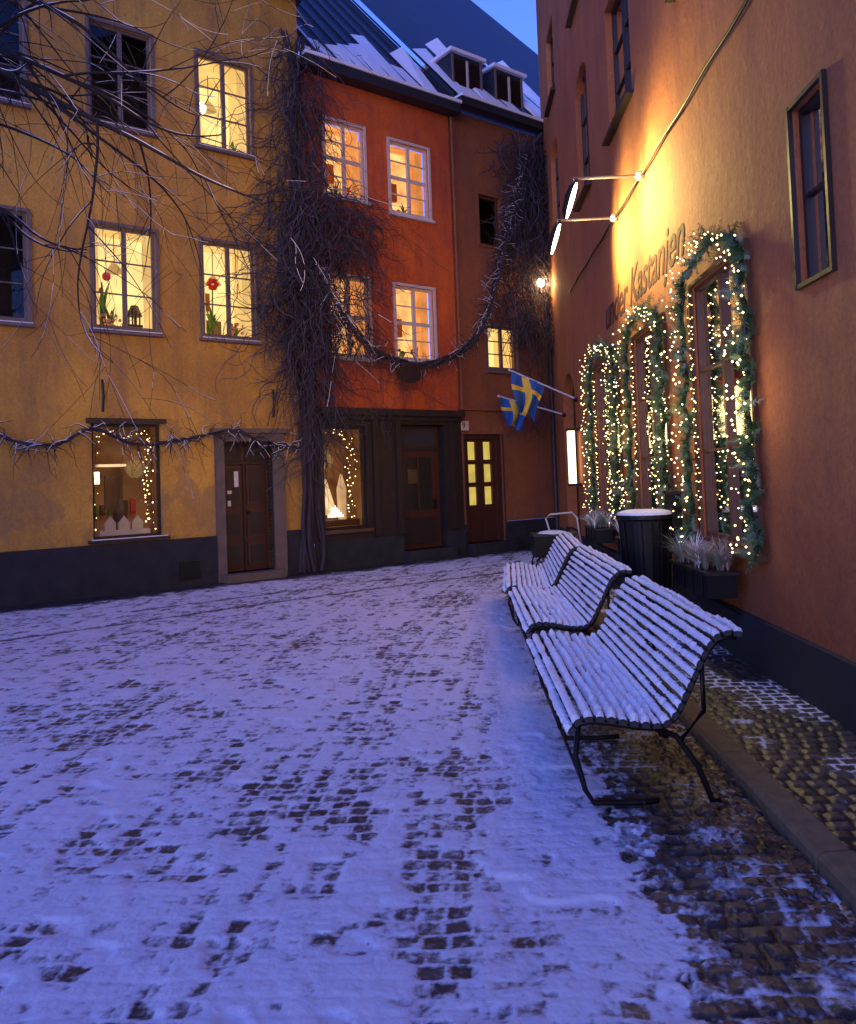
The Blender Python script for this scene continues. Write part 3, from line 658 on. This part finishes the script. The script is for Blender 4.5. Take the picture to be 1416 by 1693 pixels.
# ================================================================== HAND CART
q=MB(); X,Y=1.95,13.2
def T(pts,r=.016,m=M_pole): q.tube([Vector((X+a,Y+b,c)) for a,b,c in pts],r,m,6)
T([(.55,0,.45),(.5,0,.9),(.42,0,.99),(.05,0,.97),(-.02,0,.9),(.1,0,.45)])
q.box(lambda a,z,o:Vector((X+a,Y+o,z)),-.25,.42,.28,.62,-.2,.25,M_iron); q.box(lambda a,z,o:Vector((X+a,Y+o,z)),-.27,.44,.62,.66,-.22,.27,M_slat)
q.ball((X+.08,Y,.66),.25,M_snow,12,6,.18)
for b in(-.24,.3):
    q.tube([Vector((X-.1+.14*math.cos(k*.524),Y+b,.16+.14*math.sin(k*.524))) for k in range(13)],.02,M_iron,5); q.tube([Vector((X+.3,Y+b,.28)),Vector((X+.3,Y+b,.03))],.015,M_iron,5)
q.tube([Vector((X-.1,Y-.24,.16)),Vector((X-.1,Y+.3,.16))],.012,M_iron,5)
q.obj('hand_cart')
# ================================================================== CHESTNUT TREE
tr=empty('chestnut_tree'); tb=[]; tf=[]; ts=[]
trunk=[Vector((-5.3,6.3,-.1)),Vector((-5.25,6.3,1.5)),Vector((-5.3,6.4,3.2)),Vector((-5.1,6.5,5.0)),Vector((-5.2,6.6,7.5)),Vector((-5.0,6.7,10))]
q=MB(); q.tube(trunk,[.27,.22,.19,.16,.11,.05],M_bark,12); q.obj('trunk',tr,True)
def grow(p,d,L,r,lev,droop):
    n=max(5,int(L/.08)); pts=[p.copy()]; rad=[r]; d=d.normalized()
    kids=[]; cv=Vector((ru(-1,1),ru(-1,1),ru(-.6,.6)))*.05
    for i in range(n):
        f=i/n
        if rnd()<.15: cv=Vector((ru(-1,1),ru(-1,1),ru(-.6,.6)))*.07
        g=-droop*(.4+1.6*f) if f<.75 else droop*1.6
        d=(d+cv+Vector((ru(-.05,.05),ru(-.05,.05),g))).normalized()
        p=p+d*(L/n); pts.append(p.copy()); rad.append(max(.0022,r*(1-.8*(i+1)/n)))
        if lev>0 and i>2 and rnd()<(.20 if lev>2 else .17 if lev==2 else .13): kids.append((p.copy(),d.copy(),rad[-1]))
    (tb if lev>1 else tf).append((pts,[x/.01 for x in rad]))
    i=0
    while i<len(pts)-3:
        m=random.randint(3,8); seg=pts[i:i+m]
        if rnd()<.38 and len(seg)>2: ts.append(([a+Vector((0,0,rad[min(i+k,len(rad)-1)]*.75+.001)) for k,a in enumerate(seg)],[.2]+[max(.22,rad[i]/.013)*.75 for _ in seg[2:]]+[.2]))
        i+=m
    for kp,kd,kr in kids:
        ax=Vector((ru(-1,1),ru(-1,1),ru(-1,.8))).normalized(); nd=(kd+ax*.95).normalized()
        grow(kp,nd,L*ru(.35,.7),kr*.7,lev-1,droop*1.15)
limbs=[((-5.1,6.5,4.4),(1,.2,.75),4.0,.035,.035),((-5.1,6.5,5.2),(1,.0,.30),4.0,.04,.036),((-5.2,6.5,5.6),(1,.35,.4),3.7,.035,.04),((-5.1,6.4,4.0),(1,-.1,.7),2.4,.03,.06),((-5.2,6.6,6.4),(1,.1,.15),3.6,.035,.04),((-5.2,6.6,7.2),(1,.3,.0),3.2,.03,.05),((-5.1,6.5,5.0),(.9,.6,.2),2.6,.03,.05),((-5.1,6.5,6.0),(1,-.3,.1),2.6,.03,.06)]
random.seed(23)
for p,d,L,r,dr in limbs: grow(Vector(p),Vector(d),L,r,3,dr)
curves('limbs',tb,M_bark,.01,tr,1); curves('twigs',tf,M_bark,.01,tr); curves('snow_on_branches',ts,M_snow,.01,tr)
# ================================================================== GROUND
random.seed(5); rs=np.random.RandomState(3)
TAB=rs.rand(256,256)
def vn(x,y,o=0):
    x=x+o*17.3; y=y+o*9.7
    xi=np.floor(x).astype(int); yi=np.floor(y).astype(int); fx=x-xi; fy=y-yi; fx=fx*fx*(3-2*fx); fy=fy*fy*(3-2*fy)
    g=lambda a,b: TAB[a%256,b%256]
    return (g(xi,yi)*(1-fx)+g(xi+1,yi)*fx)*(1-fy)+(g(xi,yi+1)*(1-fx)+g(xi+1,yi+1)*fx)*fy
def fbm(x,y,o=0,n=4):
    a=0;s=0;w=1
    for k in range(n): a=a+w*vn(x*2**k,y*2**k,o+k); s+=w; w*=.55
    return a/s
def ss(a,b,x): t=np.clip((x-a)/(b-a),0,1); return t*t*(3-2*t)
xs=np.concatenate([np.arange(-8.6,-3.5,.018),np.arange(-3.5,2.62,.0115)])
ys=[1.9]
while ys[-1]<19.5: ys.append(ys[-1]*1.0033)
ys=np.array(ys); X,Y=np.meshgrid(xs,ys)
sx=X-.0099*Y**2
wx=sx+.05*(fbm(X*1.3,Y*1.3,5)-.5)*2+.012*(vn(X*9,Y*9,8)-.5); wy=Y+.06*(fbm(X*.9,Y*.9,6)-.5)*2+.04*X+.014*(vn(X*9,Y*9,18)-.5)
cw,ch=.105,.092
row=np.floor(wy/ch); jit=.8*(TAB[row.astype(int)%256,7]-.5)
cx=wx/cw+.5*(row%2)+jit; ci=np.floor(cx)
u=cx-ci; v=wy/ch-row
cell=TAB[ci.astype(int)%256,row.astype(int)%256]; cell2=TAB[(ci.astype(int)+91)%256,(row.astype(int)+37)%256]
ex=np.minimum(u,1-u)*cw*(.8+.4*cell2); ey=np.minimum(v,1-v)*ch; ed=np.minimum(ex,ey)+.012*(vn(X*38,Y*38,3)-.5)
dome=ss(.001,.020,ed)
kx=1.40+.036*Y
side=X>kx+.16
q_=(X-F0.x)*fn.x+(Y-F0.y)*fn.y
bands=[-2.75,-2.55,-2.35,-1.75,-1.60,-1.15,-1.02,-.88,-.74,-.60,-.25,-.12,.02,-3.6,-3.45,-4.1]
amp=[.6,.7,.5,.5,.5,.8,.9,.9,.8,.6,.6,.7,.5,.5,.5,.4]
tr_=np.zeros_like(X)
for i,b in enumerate(bands): tr_+=amp[i]*np.exp(-((sx-b+.04*np.sin(Y*.8+i))/.045)**2)*(.35+.65*vn(X*0+i*3,Y*.8,i))
streak=vn(sx*13,Y*.6,9)*.55+vn(sx*27,Y*1.1,11)*.45
foot=ss(.66,.80,vn(X*6.5+.6*vn(X*9,Y*9,2),Y*5.2,13))
big=fbm(X*.8,Y*.8,15)
mid=fbm(X*4.5,Y*4.5,51,3)
fine=fbm(X*20,Y*20,17,3)
jn=(1-dome)
ex_=.145+.26*(streak-.5)+.28*tr_+.30*(big-.5)+.30*(mid-.5)+.26*(cell-.5)+.52*(fine-.5)+.16*foot
bare=ss(.05,.50,ex_)*(.35+.65*ss(.0,.9,dome))*.90
snow=1-bare
bank=np.exp(-((X-(.42+.03*Y))/.20)**2)*ss(3.2,4.4,Y)*(1-ss(10,13,Y))
snow=np.maximum(snow,bank*ss(.2,.5,fine+.3))
edgeX=.70+.026*Y+.14*(fbm(X*3,Y*3,19)-.5)+.16*(fine-.5)-ss(12,14.5,Y)*(-1.2)
under=ss(-.02,.06,X-edgeX)*(Y<15.5)
patch=ss(.58,.72,fbm(X*1.9,Y*1.9,29)+.12*(fine-.5))
joint=jn*ss(.46,.62,fbm(X*2.2,Y*2.2,23))*.8
beside=1-ss(.0,.35,X-edgeX)
snow=snow*(1-under)+under*np.clip((joint*.6+patch*.45+.5*beside*ss(.45,.6,fine)),0,1)*(X<kx)
sjoint=jn*ss(.46,.60,fbm(X*2.0,Y*2.0,31))*.9
snow=np.where(side,np.clip(sjoint+.7*ss(.66,.76,fbm(X*2.6,Y*2.6,33)+.1*(fine-.5)),0,1),snow)
ns=fbm(X*3,Y*3,35)
snow*=ss(.35,1.0,q_+.7*(ns-.5))
gut=np.exp(-((q_-2.95-.05*np.sin(X))/.07)**2); snow*=1-.9*gut*ss(.25,.5,fine+.1)
gut2=np.exp(-((q_-2.1)/.06)**2)*ss(.4,.5,ns); snow*=1-.6*gut2
stone=(.0025+.0105*np.maximum(under,side*1.0))*dome+.003*cell*(1-snow)+.002*fbm(X*20,Y*20,2)
H=stone+snow*(.010+.012*fbm(X*5,Y*5,41)+.006*(fine-.5)+.012*bank)-(.01*gut)-.010*foot*snow
H=np.where(side,H+.055,H)-.02
nx,ny=len(xs),len(ys)
co=np.stack([X,Y,H],-1).reshape(-1,3).astype(np.float32)
idx=np.arange(nx*ny).reshape(ny,nx); F=np.stack([idx[:-1,:-1],idx[:-1,1:],idx[1:,1:],idx[1:,:-1]],-1).reshape(-1,4)
me=bpy.data.meshes.new('cobblestone_street'); me.vertices.add(nx*ny); me.vertices.foreach_set('co',co.ravel())
me.loops.add(F.size); me.loops.foreach_set('vertex_index',F.ravel().astype(np.int32)); me.polygons.add(len(F)); me.polygons.foreach_set('loop_start',(np.arange(len(F))*4).astype(np.int32)); me.polygons.foreach_set('loop_total',np.full(len(F),4,np.int32))
me.polygons.foreach_set('use_smooth',np.ones(len(F),bool))
me.update(calc_edges=True)
for nm,arr in(('snow',snow),('cell',cell2),('gap',jn)):
    at=me.attributes.new(nm,'FLOAT','POINT'); at.data.foreach_set('value',arr.ravel().astype(np.float32))
m,nt,N,L,b=nodes('snowy_cobbles')
def attr(n):
    a=N.new('ShaderNodeAttribute'); a.attribute_name=n; return a.outputs['Fac']
tc=N.new('ShaderNodeTexCoord'); nz=N.new('ShaderNodeTexNoise'); nz.inputs['Scale'].default_value=45; nz.inputs['Detail'].default_value=6; L.new(tc.outputs['Object'],nz.inputs['Vector'])
rp=N.new('ShaderNodeValToRGB'); rp.color_ramp.elements[0].color=(.05,.043,.045,1); rp.color_ramp.elements[1].color=(.13,.11,.10,1); L.new(attr('cell'),rp.inputs[0])
m1=N.new('ShaderNodeMix'); m1.data_type='RGBA'; L.new(attr('gap'),m1.inputs[0]); L.new(rp.outputs[0],m1.inputs[6]); m1.inputs[7].default_value=(.022,.018,.016,1)
m0=N.new('ShaderNodeMix'); m0.data_type='RGBA'; m0.blend_type='MULTIPLY'; m0.inputs[0].default_value=.6; L.new(m1.outputs[2],m0.inputs[6]); L.new(nz.outputs['Color'],m0.inputs[7])
sa=N.new('ShaderNodeMath'); sa.operation='ADD'; L.new(attr('snow'),sa.inputs[0])
s2=N.new('ShaderNodeMapRange'); s2.inputs[1].default_value=.3; s2.inputs[2].default_value=.7; s2.inputs[3].default_value=-.22; s2.inputs[4].default_value=.22; L.new(nz.outputs['Fac'],s2.inputs[0]); L.new(s2.outputs[0],sa.inputs[1])
s3=N.new('ShaderNodeMapRange'); s3.interpolation_type='SMOOTHSTEP'; s3.inputs[1].default_value=.08; s3.inputs[2].default_value=.88; L.new(sa.outputs[0],s3.inputs[0])
m2=N.new('ShaderNodeMix'); m2.data_type='RGBA'; L.new(s3.outputs[0],m2.inputs[0]); L.new(m0.outputs[2],m2.inputs[6]); m2.inputs[7].default_value=(.83,.87,.93,1)
L.new(m2.outputs[2],b.inputs['Base Color'])
rr=N.new('ShaderNodeMapRange'); rr.inputs[3].default_value=.45; rr.inputs[4].default_value=.75; L.new(s3.outputs[0],rr.inputs[0]); L.new(rr.outputs[0],b.inputs['Roughness'])
bp=N.new('ShaderNodeBump'); bp.inputs['Strength'].default_value=.4; bp.inputs['Distance'].default_value=.01; L.new(nz.outputs['Fac'],bp.inputs['Height']); L.new(bp.outputs[0],b.inputs['Normal'])
me.materials.append(m); go=bpy.data.objects.new('cobblestone_street',me); COL.objects.link(go)
q=MB(); q.quad([(-150,-150,-.06),(150,-150,-.06),(150,150,-.06),(-150,150,-.06)],M_snow); q.obj('ground')
q=MB(); y=-2.0
while y<14:
    L_=ru(.8,1.2)
    xk=lambda yy:1.40+.036*yy
    o1=ru(-.006,.006)
    prof=[(0,-.05),(0,.055),(.02,.075),(.14,.08),(.16,.06),(.16,-.05)]
    for k in range(5):
        a,b_=prof[k],prof[k+1]
        q.quad([(xk(y)+a[0]+o1,y+.005,a[1]),(xk(y)+b_[0]+o1,y+.005,b_[1]),(xk(y+L_)+b_[0]+o1,y+L_-.005,b_[1]),(xk(y+L_)+a[0]+o1,y+L_-.005,a[1])],M_kerb)
    q.quad([(xk(y)+a[0]+o1,y+.005,a[1]) for a in prof],M_kerb)
    y+=L_
q.obj('granite_kerb')
q=MB(); random.seed(9)
for k in range(1500):
    y=ru(2.6,10.5); x=1.40+.036*y-abs(random.gauss(0,.16))-.02 if rnd()<.7 else ru(.8,1.35)+.03*y
    a=ru(0,6.28); r_=ru(.012,.032); z=.002+ru(0,.02); t1=ru(-.5,.5)
    q.quad([(x+r_*math.cos(a),y+r_*math.sin(a),z+t1*r_),(x+.5*r_*math.cos(a+1.57),y+.5*r_*math.sin(a+1.57),z+.01),(x-r_*math.cos(a),y-r_*math.sin(a),z-t1*r_*.3),(x+.5*r_*math.cos(a-1.57),y+.5*r_*math.sin(a-1.57),z)],M_lv)
q.obj('fallen_leaves')
# ================================================================== LIGHT
wo=bpy.data.worlds.new('World'); SC.world=wo; wo.use_nodes=True; N=wo.node_tree.nodes; L=wo.node_tree.links; bg=N['Background']
sk=N.new('ShaderNodeTexSky'); sk.sky_type='NISHITA'; sk.sun_disc=False; sk.sun_elevation=math.radians(2); sk.sun_rotation=math.radians(200)
mx=N.new('ShaderNodeMix'); mx.data_type='RGBA'; mx.blend_type='MULTIPLY'; mx.inputs[0].default_value=1; mx.clamp_result=False; mx.inputs[7].default_value=(.33,.56,2.45,1)
L.new(sk.outputs[0],mx.inputs[6]); L.new(mx.outputs[2],bg.inputs[0]); bg.inputs[1].default_value=.62
q=MB(); P0=WP(.3,5.6,.9); q.tube([WP(.3,5.8,0),WP(.3,5.85,.5),WP(.3,5.75,.9)],.02,M_iron,6); q.tube([P0+Vector((0,0,.12)),P0+Vector((0,0,.02))],[.05,.18],M_iron,12); q.ball(P0,.09,M_glow); sl_=q.obj('street_lamp')
def spot(name,loc,tgt,e,ang,col,r=.3,par=None,blend=.8):
    Ld=bpy.data.lights.new(name,'SPOT'); Ld.energy=e; Ld.color=col; Ld.spot_size=math.radians(ang); Ld.spot_blend=blend; Ld.shadow_soft_size=r
    o=bpy.data.objects.new(name,Ld); COL.objects.link(o); o.location=loc; o.rotation_euler=(Vector(tgt)-Vector(loc)).to_track_quat('-Z','Y').to_euler()
    if par: o.parent=par
spot('lamp_light',P0+Vector((-.1,.1,-.1)),FP(-5.6,4.4),1750,48,(1,.57,.15),.35,sl_,.9)
Ld=bpy.data.lights.new('lantern_light','POINT'); Ld.energy=70; Ld.color=(1,.62,.25); Ld.shadow_soft_size=.1
o=bpy.data.objects.new('lantern_light',Ld); COL.objects.link(o); o.location=FP(.5,6.0,.55)
o.parent=bpy.data.objects['wall_lantern']
# ================================================================== CAMERA
cam=bpy.data.cameras.new('camera'); cam.sensor_fit='HORIZONTAL'; cam.sensor_width=36; cam.lens=33.05; cam.shift_y=-.0731; cam.clip_end=500; cam.clip_start=.05
co_=bpy.data.objects.new('camera',cam); COL.objects.link(co_)
R=Matrix.Rotation(math.radians(92.1),3,'X')@Matrix.Rotation(math.radians(-2.1),3,'Z')
co_.matrix_world=Matrix.Translation((0,0,1.65))@R.to_4x4()
SC.camera=co_
SC.view_settings.view_transform='Standard'; SC.view_settings.look='None'; SC.view_settings.exposure=0
